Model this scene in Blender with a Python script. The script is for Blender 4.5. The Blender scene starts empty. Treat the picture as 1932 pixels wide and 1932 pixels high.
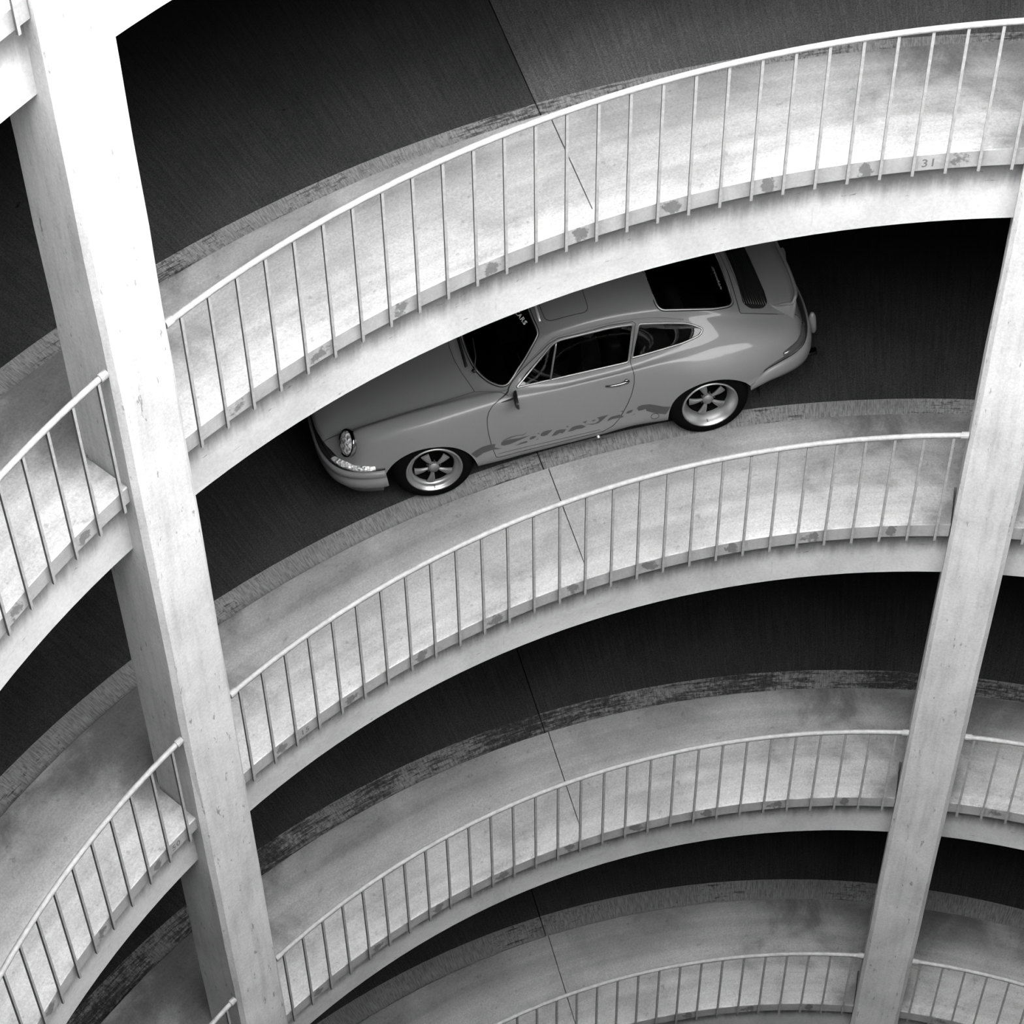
import bpy, bmesh, math, random
from math import pi, sin, cos, atan2, sqrt
from mathutils import Vector, Matrix
random.seed(7)
C = bpy.context.scene.collection
SC = bpy.context.scene

# ------------------------------------------------------------------ camera, sky, exposure
U = 0.585                                   # metres per fitted unit
R = 10 * U                                  # railing radius
K = -1.8660 * U                             # helix rise per radian
H = -pi * K                                 # storey height (two interleaved helices)
HP = 1.8425 * U                             # baluster length
CAMP = Vector((-9.0975 * U, 0, 11.531 * U))
YAW, PIT, ROLL, FPX = 0.37645954, 0.8028776, -0.01789107, 3924.142


def cam_axes():
    cy, sy, cp, sp = cos(YAW), sin(YAW), cos(PIT), sin(PIT)
    f = Vector((cy * cp, sy * cp, -sp)); r = Vector((sy, -cy, 0)); u = r.cross(f)
    c, s = cos(ROLL), sin(ROLL)
    return f, c * r + s * u, -s * r + c * u


cd = bpy.data.cameras.new('camera')
cam = bpy.data.objects.new('camera', cd); C.objects.link(cam)
f_, r_, u_ = cam_axes()
M = Matrix((r_, u_, -f_)).transposed().to_4x4(); M.translation = CAMP
cam.matrix_world = M
cd.sensor_width = 36; cd.lens = FPX / 1932 * 36; cd.clip_start = 0.1; cd.clip_end = 500
SC.camera = cam

w = bpy.data.worlds.new('sky'); SC.world = w; w.use_nodes = True
bg = w.node_tree.nodes['Background']
bg.inputs[0].default_value = (1, 1, 1, 1); bg.inputs[1].default_value = 1.0
SC.view_settings.view_transform = 'Standard'; SC.view_settings.look = 'None'
SC.view_settings.gamma = 1; SC.view_settings.use_curve_mapping = False
SC.view_settings.exposure = 3.95

CR = 0.112                                   # azimuth of the right-hand column
BAY = pi / 3
DPH = 0.034788                               # baluster spacing, radians


# ------------------------------------------------------------------ helpers
class Nodes:
    def __init__(s, name):
        s.m = bpy.data.materials.new(name); s.m.use_nodes = True
        s.t = s.m.node_tree; s.b = s.t.nodes['Principled BSDF']

    def n(s, ty, **kw):
        x = s.t.nodes.new(ty)
        for k, v in kw.items():
            if k.startswith('i_'):
                key = k[2:]; key = int(key) if key.isdigit() else key
                s.inp(x, key, v)
            else: setattr(x, k, v)
        return x

    def inp(s, x, key, v):
        if isinstance(v, bpy.types.NodeSocket): s.t.links.new(v, x.inputs[key])
        else: x.inputs[key].default_value = v

    def math(s, op, a, b=0.0, c=0.0):
        x = s.n('ShaderNodeMath', operation=op); s.inp(x, 0, a); s.inp(x, 1, b); s.inp(x, 2, c)
        return x.outputs[0]

    def noise(s, vec, scale, detail=4, rough=0.6, dist=0.0):
        x = s.n('ShaderNodeTexNoise'); s.inp(x, 'Vector', vec)
        for k, v in (('Scale', scale), ('Detail', detail), ('Roughness', rough), ('Distortion', dist)): s.inp(x, k, v)
        return x.outputs[0]

    def map(s, v, a, b, c=0.0, d=1.0, smooth=False):
        x = s.n('ShaderNodeMapRange')
        if smooth: x.interpolation_type = 'SMOOTHSTEP'
        for i, q in enumerate((v, a, b, c, d)): s.inp(x, i, q)
        return x.outputs[0]

    def vec(s, x=0.0, y=0.0, z=0.0):
        c = s.n('ShaderNodeCombineXYZ'); s.inp(c, 0, x); s.inp(c, 1, y); s.inp(c, 2, z)
        return c.outputs[0]

    def grey(s, v, tint=(1, 1, 1)):
        c = s.n('ShaderNodeCombineColor')
        for i in range(3): s.inp(c, i, v)
        return c.outputs[0]

    def set(s, **kw):
        for k, v in kw.items():
            s.inp(s.b, {'col': 'Base Color', 'rough': 'Roughness', 'metal': 'Metallic', 'nrm': 'Normal', 'coat': 'Coat Weight',
                        'coatr': 'Coat Roughness', 'alpha': 'Alpha', 'trans': 'Transmission Weight', 'ior': 'IOR', 'spec': 'Specular IOR Level',
                        'emc': 'Emission Color', 'ems': 'Emission Strength'}[k], v)
        return s.m

    def bump(s, h, strength=0.4, dist=0.01):
        b = s.n('ShaderNodeBump'); s.inp(b, 'Height', h); s.inp(b, 'Strength', strength); s.inp(b, 'Distance', dist)
        return b.outputs[0]

    def uv(s):
        tc = s.n('ShaderNodeTexCoord'); sp = s.n('ShaderNodeSeparateXYZ'); s.inp(sp, 0, tc.outputs['UV'])
        return sp.outputs[0], sp.outputs[1], tc


def plain(name, g, rough=0.5, metal=0.0, **kw):
    n = Nodes(name); col = (g, g, g, 1) if not isinstance(g, tuple) else g
    return n.set(col=col, rough=rough, metal=metal, **kw)


# UV convention on the helical pieces: u = metres along the arc at r = 5.85, v = radius in metres (flats) or height (faces)
def mat_walk():
    n = Nodes('walkway_concrete'); u, v, tc = n.uv(); p = n.vec(u, v, 0)
    obj = tc.outputs['Object']
    cloud = n.noise(obj, 1.3, 6, 0.62, 0.4)
    streak = n.noise(n.vec(n.math('MULTIPLY', u, 0.35), n.math('MULTIPLY', v, 5), 0), 1.0, 5, 0.65)
    fine = n.noise(obj, 55, 6, 0.8)
    spots = n.noise(obj, 14, 3, 0.6)
    g = n.map(cloud, 0.32, 0.66, 0.22, 0.40)
    g = n.math('MULTIPLY', g, n.map(streak, 0.3, 0.7, 0.72, 1.1))
    g = n.math('MULTIPLY', g, n.map(fine, 0.34, 0.66, 0.74, 1.14))
    g = n.math('MULTIPLY', g, n.map(spots, 0.27, 0.36, 0.72, 1.0))
    # sky light falloff painted in: paler towards the railing, darker towards the kerb
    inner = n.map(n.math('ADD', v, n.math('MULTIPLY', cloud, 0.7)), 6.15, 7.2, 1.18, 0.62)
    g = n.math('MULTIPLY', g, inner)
    # run-off stains beside the columns
    ph = n.math('SUBTRACT', n.math('MODULO', n.math('ADD', n.math('DIVIDE', u, R), 20 * BAY - CR + BAY / 2), BAY), BAY / 2)
    dd = n.math('ADD', n.math('ABSOLUTE', ph), n.map(cloud, 0.35, 0.65, -0.10, 0.10))
    dd = n.math('SUBTRACT', dd, n.map(v, 5.9, 7.0, -0.05, 0.06))
    g = n.math('MULTIPLY', g, n.map(dd, 0.0, 0.17, 0.52, 1.0, True))
    return n.set(col=n.grey(g), rough=0.82, spec=0.3, nrm=n.bump(fine, 0.25, 0.006))


def mat_face():
    # fascia: u in baluster pitches, v in metres below rail; a form-tie patch in every third interval
    n = Nodes('fascia_concrete'); u, v, tc = n.uv(); obj = tc.outputs['Object']
    fine = n.noise(obj, 45, 5, 0.7); cloud = n.noise(obj, 3.0, 5, 0.6, 0.5)
    g = n.map(cloud, 0.3, 0.7, 0.19, 0.27)
    g = n.math('MULTIPLY', g, n.map(fine, 0.3, 0.7, 0.88, 1.06))
    m = n.math('SUBTRACT', n.math('MODULO', n.math('ADD', u, 300.0), 3.0), 1.5)
    d = n.math('SQRT', n.math('ADD', n.math('POWER', n.math('MULTIPLY', m, 3.4), 2.0),
                              n.math('POWER', n.math('MULTIPLY', n.math('SUBTRACT', v, -1.0), 17.0), 2.0)))
    d = n.math('ADD', d, n.map(n.noise(obj, 11, 4, 0.7), 0.3, 0.7, -0.75, 0.75))
    patch = n.map(d, 0.55, 1.0, 0.46, 1.0, True)
    g = n.math('MULTIPLY', g, patch)
    return n.set(col=n.grey(g), rough=0.85, spec=0.25, nrm=n.bump(fine, 0.3, 0.006))


def mat_beam():
    n = Nodes('beam_concrete'); u, v, tc = n.uv(); obj = tc.outputs['Object']
    fine = n.noise(obj, 40, 5, 0.75); cloud = n.noise(obj, 1.6, 5, 0.6, 0.6)
    pits = n.noise(n.vec(n.math('MULTIPLY', u, 5.0), n.math('MULTIPLY', v, 22.0), 0), 1.0, 4, 0.7)
    drip = n.noise(n.vec(n.math('MULTIPLY', u, 9.0), n.math('MULTIPLY', v, 0.8), 3.0), 1.0, 4, 0.7)
    g = n.map(cloud, 0.3, 0.7, 0.32, 0.44)
    g = n.math('MULTIPLY', g, n.map(fine, 0.3, 0.7, 0.86, 1.06))
    g = n.math('MULTIPLY', g, n.map(pits, 0.30, 0.36, 0.4, 1.0))
    g = n.math('MULTIPLY', g, n.map(drip, 0.24, 0.36, 0.75, 1.0))
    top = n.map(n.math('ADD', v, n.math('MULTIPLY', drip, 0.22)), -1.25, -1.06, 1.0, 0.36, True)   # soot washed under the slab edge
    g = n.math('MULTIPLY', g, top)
    return n.set(col=n.grey(g), rough=0.85, spec=0.25, nrm=n.bump(n.math('ADD', fine, pits), 0.35, 0.008))


def broom(n, u, v, su=90.0, sv=1.6):
    return n.noise(n.vec(n.math('MULTIPLY', u, su), n.math('MULTIPLY', v, sv), 0), 1.0, 3, 0.7)


def mat_strip(name='broomed_gutter_concrete', worn_by=0.0):
    n = Nodes(name); u, v, tc = n.uv(); obj = tc.outputs['Object']
    br = broom(n, u, v, 105, 9); cloud = n.noise(obj, 1.2, 5, 0.6, 0.3)
    cracks = n.noise(n.vec(n.math('MULTIPLY', u, 4.0), n.math('MULTIPLY', v, 30.0), 1.0), 1.0, 5, 0.75)
    pits = n.noise(obj, 30, 4, 0.7)
    g = n.map(cloud, 0.3, 0.7, 0.13, 0.2)
    g = n.math('MULTIPLY', g, n.map(br, 0.38, 0.6, 0.6, 1.12))
    worn = n.map(cloud, 0.4, 0.62, 0.26 + worn_by, 0.42 + worn_by)
    g = n.math('MULTIPLY', g, n.map(n.math('SUBTRACT', cracks, worn), -0.03, 0.05, 0.3, 1.0))
    g = n.math('MULTIPLY', g, n.map(n.math('SUBTRACT', pits, worn), -0.06, 0.06, 0.45, 1.0))
    return n.set(col=n.grey(g), rough=0.9, spec=0.2, nrm=n.bump(br, 0.5, 0.008))


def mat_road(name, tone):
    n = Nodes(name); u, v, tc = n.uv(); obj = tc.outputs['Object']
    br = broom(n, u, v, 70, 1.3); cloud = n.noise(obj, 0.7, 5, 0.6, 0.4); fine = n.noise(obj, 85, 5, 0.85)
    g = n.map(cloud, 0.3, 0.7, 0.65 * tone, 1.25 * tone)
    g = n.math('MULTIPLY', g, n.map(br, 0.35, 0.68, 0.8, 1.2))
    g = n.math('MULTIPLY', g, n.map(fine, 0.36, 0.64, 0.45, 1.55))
    edge = n.map(n.math('ADD', v, n.math('MULTIPLY', cloud, 0.5)), 7.7, 10.2, 2.9, 0.5, True)   # light falloff away from the well painted in, with some wear
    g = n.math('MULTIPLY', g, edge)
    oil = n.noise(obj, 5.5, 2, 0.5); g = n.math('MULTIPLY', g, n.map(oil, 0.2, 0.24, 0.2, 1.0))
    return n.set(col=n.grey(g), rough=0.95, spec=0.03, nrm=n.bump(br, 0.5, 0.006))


def mat_column():
    n = Nodes('column_concrete'); tc = n.n('ShaderNodeTexCoord'); obj = tc.outputs['Object']
    mp = n.n('ShaderNodeMapping'); n.inp(mp, 'Vector', obj); mp.inputs['Scale'].default_value = (8, 8, 0.7)
    streak = n.noise(mp.outputs[0], 1.5, 5, 0.65); fine = n.noise(obj, 45, 5, 0.75); cloud = n.noise(obj, 1.5, 5, 0.6, 0.5)
    mp2 = n.n('ShaderNodeMapping'); n.inp(mp2, 'Vector', obj); mp2.inputs['Scale'].default_value = (22, 22, 6)
    pits = n.noise(mp2.outputs[0], 1.0, 3, 0.7)
    g = n.map(cloud, 0.3, 0.7, 0.34, 0.47)
    g = n.math('MULTIPLY', g, n.map(streak, 0.25, 0.55, 0.80, 1.04))
    g = n.math('MULTIPLY', g, n.map(fine, 0.3, 0.7, 0.82, 1.08))
    g = n.math('MULTIPLY', g, n.map(pits, 0.30, 0.36, 0.5, 1.0))
    return n.set(col=n.grey(g), rough=0.85, spec=0.25, nrm=n.bump(n.math('ADD', fine, pits), 0.3, 0.006))


def mat_steel():
    n = Nodes('painted_railing_steel'); tc = n.n('ShaderNodeTexCoord'); obj = tc.outputs['Object']
    a = n.noise(obj, 20, 4, 0.7)
    return n.set(col=n.grey(n.map(a, 0.3, 0.7, 0.17, 0.26)), rough=0.5, spec=0.3, metal=0.0)


MW, MF, MB, MS = mat_walk(), mat_face(), mat_beam(), mat_strip()
MS_WORN, MS_BLACK = mat_strip('cracked_gutter_concrete', .06), mat_strip('tyre_blackened_gutter_concrete', .14)
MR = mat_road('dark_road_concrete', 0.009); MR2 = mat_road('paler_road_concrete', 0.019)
MC, MST = mat_column(), mat_steel()
MSHD = plain('painted_shade_bar_side', 0.055, 0.8)  # shade on one side of each baluster, put into the colour
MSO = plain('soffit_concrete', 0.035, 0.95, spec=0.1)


def mesh_obj(name, verts, faces, mats, parent=None, uvs=None, mi=None, smooth=False):
    me = bpy.data.meshes.new(name); me.from_pydata([tuple(v) for v in verts], [], faces)
    if uvs is not None:
        l = me.uv_layers.new(name='UVMap'); k = 0
        flat = []
        for f in uvs:
            for q in f: flat += [q[0], q[1]]
        l.data.foreach_set('uv', flat)
    for m in (mats if isinstance(mats, (list, tuple)) else [mats]): me.materials.append(m)
    if mi: me.polygons.foreach_set('material_index', mi)
    if smooth: me.polygons.foreach_set('use_smooth', [True] * len(me.polygons))
    me.update()
    o = bpy.data.objects.new(name, me); C.objects.link(o)
    if parent: o.parent = parent
    return o


def zref(t, l): return K * t - H * l


def helix_solid(name, prof, t0, t1, l, mats, parent=None, n=24, phi0=0.0):
    """closed radial profile [(r, dz, matindex, uvmode)] swept along the helix; matindex/uvmode belong to the side leaving that point"""
    vs = []; fs = []; uv = []; mi = []; m = len(prof)
    for i in range(n + 1):
        t = t0 + (t1 - t0) * i / n
        for (r, dz, *_) in prof: vs.append((r * cos(t), r * sin(t), zref(t, l) + dz))
    def uvp(i, k, mode):
        t = t0 + (t1 - t0) * i / n; r, dz = prof[k % m][:2]
        if mode == 'f': return ((phi0 - t) / DPH, dz)
        if mode == 'h': return (t * R, dz)
        return (t * R, r)
    for i in range(n):
        for k in range(m):
            a, b = i * m + k, i * m + (k + 1) % m
            fs.append((a, a + m, b + m, b)); mode = prof[k][3]
            uv.append((uvp(i, k, mode), uvp(i + 1, k, mode), uvp(i + 1, k + 1, mode), uvp(i, k + 1, mode))); mi.append(prof[k][2])
    for i, rev in ((0, False), (n, True)):
        f = [i * m + k for k in range(m)]; q = [uvp(i, k, 'r') for k in range(m)]
        if rev: f.reverse(); q.reverse()
        fs.append(f); uv.append(q); mi.append(0)
    o = mesh_obj(name, vs, fs, mats, parent, uv, mi)
    bm = bmesh.new(); bm.from_mesh(o.data); bmesh.ops.recalc_face_normals(bm, faces=bm.faces); bm.to_mesh(o.data); bm.free()
    return o


def tag(o, label=None, cat=None, group=None, kind=None):
    if label: o['label'] = label
    if cat: o['category'] = cat
    if group: o['group'] = group
    if kind: o['kind'] = kind
    return o


def empty(name, loc=(0, 0, 0)):
    o = bpy.data.objects.new(name, None); C.objects.link(o); o.location = loc; o.empty_display_size = 0.2
    return o


# ------------------------------------------------------------------ the double-helix ramp
LEDGE, ROAD, FASC = -0.937, -1.100, -1.062
R_LIP = 6.0
R_IN, R_BK, R_KERB, R_STRIP, R_OUT = 5.875, 6.28, 7.115, 7.455, 12.0
JOINT = 0.612                                # radial pour joints, mid-bay
GAPA = 0.0385                                # half angle kept free for a column
PH = {0: 1.1015, 1: 1.1066, 2: 1.1068, 3: 1.1069}
T_LO, T_HI = JOINT - 3 * BAY, JOINT + 3 * BAY
level_names = {-2: 'top', -1: 'upper', 0: 'first', 1: 'second', 2: 'third', 3: 'fourth', 4: 'fifth', 5: 'lowest'}
LEVELS = range(-3, 6)


def present(l, zm):
    """one ramp climbs to the photographer's deck, the other is cut a storey lower so more sky light gets in"""
    return zm < (7.3 if l % 2 else 4.6)  # unseen upper segments left out to steepen the light falloff with depth


def deck(l):
    root = empty('parking_ramp', (0, 0, zref(0, l) + ROAD))
    tag(root, kind='structure')
    inv = Matrix.Translation(-root.location)
    ph = PH.get(l, 1.1066)
    parts = []
    for j in range(6):
        a, b = T_LO + j * BAY, T_LO + (j + 1) * BAY
        if not present(l, zref((a + b) / 2, l)): continue
        g = 0.0006
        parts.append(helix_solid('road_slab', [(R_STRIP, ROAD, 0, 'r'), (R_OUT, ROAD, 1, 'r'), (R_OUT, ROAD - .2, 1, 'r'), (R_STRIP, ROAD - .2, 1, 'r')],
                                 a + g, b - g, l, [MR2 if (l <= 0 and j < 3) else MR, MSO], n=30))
        parts.append(helix_solid('gutter_strip', [(R_KERB - .02, ROAD + .003, 0, 'r'), (R_STRIP, ROAD + .003, 0, 'r'), (R_STRIP, ROAD - .2, 1, 'r'), (R_KERB - .02, ROAD - .2, 1, 'r')],
                                 a + g, b - g, l, [{0: MS_WORN, 2: MS_BLACK}.get(l, MS), MSO], n=30))
        # the raised walkway; outer body runs past the columns, the inner lip stops short of them
        parts.append(helix_solid('walkway_slab', [(R_BK, LEDGE, 0, 'r'), (R_KERB - .012, LEDGE, 0, 'h'), (R_KERB, LEDGE - .012, 0, 'h'), (R_KERB, ROAD - .2, 1, 'r'), (R_BK, ROAD - .2, 0, 'h')],
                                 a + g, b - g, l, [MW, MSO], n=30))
        c = CR + round((a + BAY / 2 - CR) / BAY) * BAY
        for (p, q) in ((a + g, c - GAPA), (c + GAPA, b - g)):
            parts.append(helix_solid('walkway_slab', [(R_LIP, LEDGE, 0, 'r'), (R_BK, LEDGE, 1, 'r'), (R_BK, FASC, 1, 'r'), (R_LIP, FASC, 1, 'r')],
                                     p, q, l, [MW, MSO], n=16))
    for k in range(-3, 3):                   # cast lip, one pour from column to column
        c0, c1 = CR + k * BAY, CR + (k + 1) * BAY
        if not present(l, zref((c0 + c1) / 2, l)): continue
        parts.append(helix_solid('walkway_edge', [(R_IN, LEDGE - .006, 0, 'r'), (R_IN + .006, LEDGE, 0, 'r'), (R_LIP, LEDGE, 1, 'r'), (R_LIP, FASC, 1, 'r'), (R_IN, FASC, 2, 'f')],
                                 c0 + GAPA, c1 - GAPA, l, [MW, MSO, MF], n=32, phi0=ph + k * BAY))
    for k in range(-3, 3):
        c0, c1 = CR + k * BAY, CR + (k + 1) * BAY
        if not present(l, zref((c0 + c1) / 2, l)): continue
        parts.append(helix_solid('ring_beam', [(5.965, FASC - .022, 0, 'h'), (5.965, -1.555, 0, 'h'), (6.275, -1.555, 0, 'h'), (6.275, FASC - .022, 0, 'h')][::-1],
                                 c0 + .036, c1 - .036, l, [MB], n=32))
    for o in parts:
        o.data.transform(inv); o.parent = root
    return root


decks = {l: deck(l) for l in LEVELS}

# columns
def column(k):
    c = CR + k * BAY
    rf, rb, hw, ch = 5.80, 6.305, 0.222, 0.035
    z0, z1 = zref(0, 5) - 3.5, max(zref(t_, l) for l in LEVELS for t_ in (c, c + 2 * pi) if T_LO < t_ < T_HI and present(l, zref(t_, l))) + .25
    prof = [(rf, -hw + ch), (rf, hw - ch), (rf + ch, hw), (rb - .01, hw), (rb, hw - .01), (rb, -hw + .01), (rb - .01, -hw), (rf + ch, -hw)]
    rng = random.Random(k + 50); vs = []; fs = []
    N = 40; m = len(prof)
    for i in range(N + 1):
        z = z0 + (z1 - z0) * i / N
        for (r, y) in prof:
            yy = y + rng.uniform(-.004, .004); rr = r + rng.uniform(-.003, .003)
            vs.append((rr * cos(c) - yy * sin(c) - rf * cos(c), rr * sin(c) + yy * cos(c) - rf * sin(c), z - z0))
    for i in range(N):
        for q in range(m):
            a, b = i * m + q, i * m + (q + 1) % m
            fs.append((a, b, b + m, a + m))
    fs.append(list(range(m))[::-1]); fs.append([N * m + q for q in range(m)])
    o = mesh_obj('concrete_column', vs, fs, MC)
    o.location = (rf * cos(c), rf * sin(c), z0)
    tag(o, kind='structure')
    return o


for k in range(-3, 3): column(k)

# enclosing outer wall of the ramp drum
vs = []; fs = []; uvs = []
zb, zt = zref(0, 5) - 6, 5.0
for i in range(97):
    t = 2 * pi * i / 96
    for r, z in ((12.0, zb), (12.0, zt), (12.3, zt), (12.3, zb)): vs.append((r * cos(t), r * sin(t), z))
for i in range(96):
    for q in range(4): fs.append((i * 4 + q, (i + 1) * 4 + q, (i + 1) * 4 + (q + 1) % 4, i * 4 + (q + 1) % 4))
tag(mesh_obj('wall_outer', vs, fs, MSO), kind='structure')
vs = [(0, 0, zb)] + [(12.3 * cos(2 * pi * i / 64), 12.3 * sin(2 * pi * i / 64), zb) for i in range(64)]
tag(mesh_obj('floor', vs, [(0, i + 1, (i + 1) % 64 + 1) for i in range(64)], MSO), kind='structure')


# ------------------------------------------------------------------ railings
def railing(l, bay, label):
    """bay 0 = between the two columns in view, 1 = left of it, -1 = right of it"""
    c0 = CR + bay * BAY; ph = PH.get(l, 1.1066) + bay * BAY
    tm = c0 + BAY / 2; base = Vector((R * cos(tm), R * sin(tm), zref(tm, l) - HP))
    root = empty('railing', base)
    tag(root, label, 'railing', 'curved steel railings along the spiral ramp')
    # handrail: round tube
    vs = []; fs = []; n = 60; m = 10; rr = 0.021
    a0, a1 = c0 + .0385, c0 + BAY - .0385
    for i in range(n + 1):
        t = a0 + (a1 - a0) * i / n
        for k in range(m):
            a = 2 * pi * k / m; r = R + rr * cos(a)
            vs.append(Vector((r * cos(t), r * sin(t), zref(t, l) + .012 + rr * sin(a))) - base)
    for i in range(n):
        for k in range(m):
            fs.append((i * m + k, i * m + (k + 1) % m, (i + 1) * m + (k + 1) % m, (i + 1) * m + k))
    fs.append(tuple(range(m))[::-1]); fs.append(tuple(n * m + k for k in range(m)))
    mesh_obj('handrail', vs, fs, MST, root, smooth=True)
    for t, sg in ((a0, 1), (a1, -1)):          # wall socket with a small lug on each column
        vs = []; fs = []
        for i in range(2):
            tt = t + sg * i * .009
            for k in range(12):
                a = 2 * pi * k / 12; r = R + .028 * cos(a)
                vs.append(Vector((r * cos(tt), r * sin(tt), zref(tt, l) + .012 + .028 * sin(a))) - base)
        for k in range(12): fs.append((k, (k + 1) % 12, 12 + (k + 1) % 12, 12 + k))
        fs += [tuple(range(12))[::-1], tuple(range(12, 24))]
        mesh_obj('rail_socket', vs, fs, MST, root)
    # balusters: flat square bars fixed to the slab fascia
    hw = 0.0095
    bv = [(x, y, z) for z in (-HP, 0) for x, y in ((-hw, -hw), (hw, -hw), (hw, hw), (-hw, hw))]
    bf = [(0, 3, 2, 1), (4, 5, 6, 7), (0, 1, 5, 4), (1, 2, 6, 5), (2, 3, 7, 6), (3, 0, 4, 7)]
    first = None
    for i in range(28):
        t = ph - i * DPH
        if first is None:
            first = o = mesh_obj('baluster', bv, bf, [MST, MSHD], root, mi=[0, 0, 0, 0, 1, 0])
        else:
            o = first.copy(); C.objects.link(o); o.parent = root
        o.location = Vector((R * cos(t), R * sin(t), zref(t, l))) - base
        o.rotation_euler = (0, 0, t)
    return root


for l in (-1, 0, 1, 2, 3):
    for b in (1, 0, -1):
        if l == -1 and b != 1: continue
        where = {1: 'left of the left column', 0: 'between the two columns', -1: 'right of the right column'}[b]
        nm = {-1: 'topmost walkway', 0: 'walkway above the car', 1: 'walkway just below the car',
              2: 'third walkway down', 3: 'lowest walkway in view'}[l]
        railing(l, b, 'grey steel railing on the %s, %s' % (nm, where))


# ------------------------------------------------------------------ the sports coupe
CAR_T, CAR_R, CAR_YAW = 0.5744, 8.0, -0.0078
rad = Vector((cos(CAR_T), sin(CAR_T), 0)); tan_ = Vector((-sin(CAR_T), cos(CAR_T), K / CAR_R)).normalized()
fwd = (tan_ * cos(CAR_YAW) - rad * sin(CAR_YAW)).normalized()
lft = -(rad - fwd * rad.dot(fwd)); lft.normalize(); upv = fwd.cross(lft)
CAR_O = rad * CAR_R + Vector((0, 0, zref(CAR_T, 1) + ROAD + .02))
car = empty('car')
mw = Matrix((fwd, lft, upv)).transposed().to_4x4(); mw.translation = CAR_O
car.matrix_world = mw
tag(car, 'grey classic sports coupe with ducktail spoiler on the ramp, half hidden by the walkway above', 'car')

PAINT = Nodes('grey_car_paint')
_tc = PAINT.n('ShaderNodeTexCoord')
_fl = PAINT.noise(_tc.outputs['Object'], 900, 2, 0.6)
PAINT = PAINT.set(col=PAINT.grey(PAINT.map(_fl, 0.3, 0.7, 0.12, 0.18)), rough=0.5, metal=0.1, coat=0.3, coatr=0.015, spec=0.2)
BLK = plain('black_rubber', 0.006, 0.6)
PIT_BLACK = plain('black_wheel_centre', 0.002, 0.9, spec=0.02)
TRIM = plain('satin_black_trim', 0.01, 0.35)
CHR = plain('polished_chrome', 0.30, 0.15, 1.0)
DCH = plain('satin_window_trim', 0.22, 0.35, 0.7)
RIMM = plain('satin_alloy', 0.36, 0.38, 0.8)
SPK = plain('grey_spoke_alloy', 0.17, 0.45, 0.5)
TYRE = plain('tyre_rubber', 0.0025, 0.85, spec=0.03)
BTR = plain('brushed_bright_trim', 0.5, 0.35, 0.7)
DECAL = plain('dark_side_script', 0.035, 0.35, coat=0.6)
LENS = Nodes('fluted_lamp_lens'); _tc = LENS.n('ShaderNodeTexCoord')
_v = LENS.n('ShaderNodeTexVoronoi', i_Vector=_tc.outputs['Object']); _v.inputs['Scale'].default_value = 45
LENS = LENS.set(col=LENS.grey(LENS.map(_v.outputs['Color'], 0.2, 0.8, 0.35, 0.95)), rough=0.15, metal=0.25, coat=1.0, nrm=LENS.bump(_v.outputs['Distance'], 0.8, 0.02))
LENSD = plain('dark_lamp_lens', 0.05, 0.1, coat=1.0)
WHT = plain('white_lettering', 0.75, 0.5)
FAB = plain('dark_seat_leather', 0.012, 0.6)
FABL = plain('tweed_seat_fabric', 0.06, 0.9)
_g = Nodes('tinted_glass'); _t = _g.t
_tr = _g.n('ShaderNodeBsdfTransparent'); _tr.inputs[0].default_value = (.26, .26, .26, 1)
_gl = _g.n('ShaderNodeBsdfGlossy'); _gl.inputs[1].default_value = 0.02; _gl.inputs[0].default_value = (.8, .8, .8, 1)
_fr = _g.n('ShaderNodeFresnel'); _fr.inputs[0].default_value = 1.45
_mx = _g.n('ShaderNodeMixShader'); _t.links.new(_fr.outputs[0], _mx.inputs[0]); _t.links.new(_tr.outputs[0], _mx.inputs[1]); _t.links.new(_gl.outputs[0], _mx.inputs[2])
_t.links.new(_mx.outputs[0], _t.nodes['Material Output'].inputs[0])
GLASS = _g.m

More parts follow.
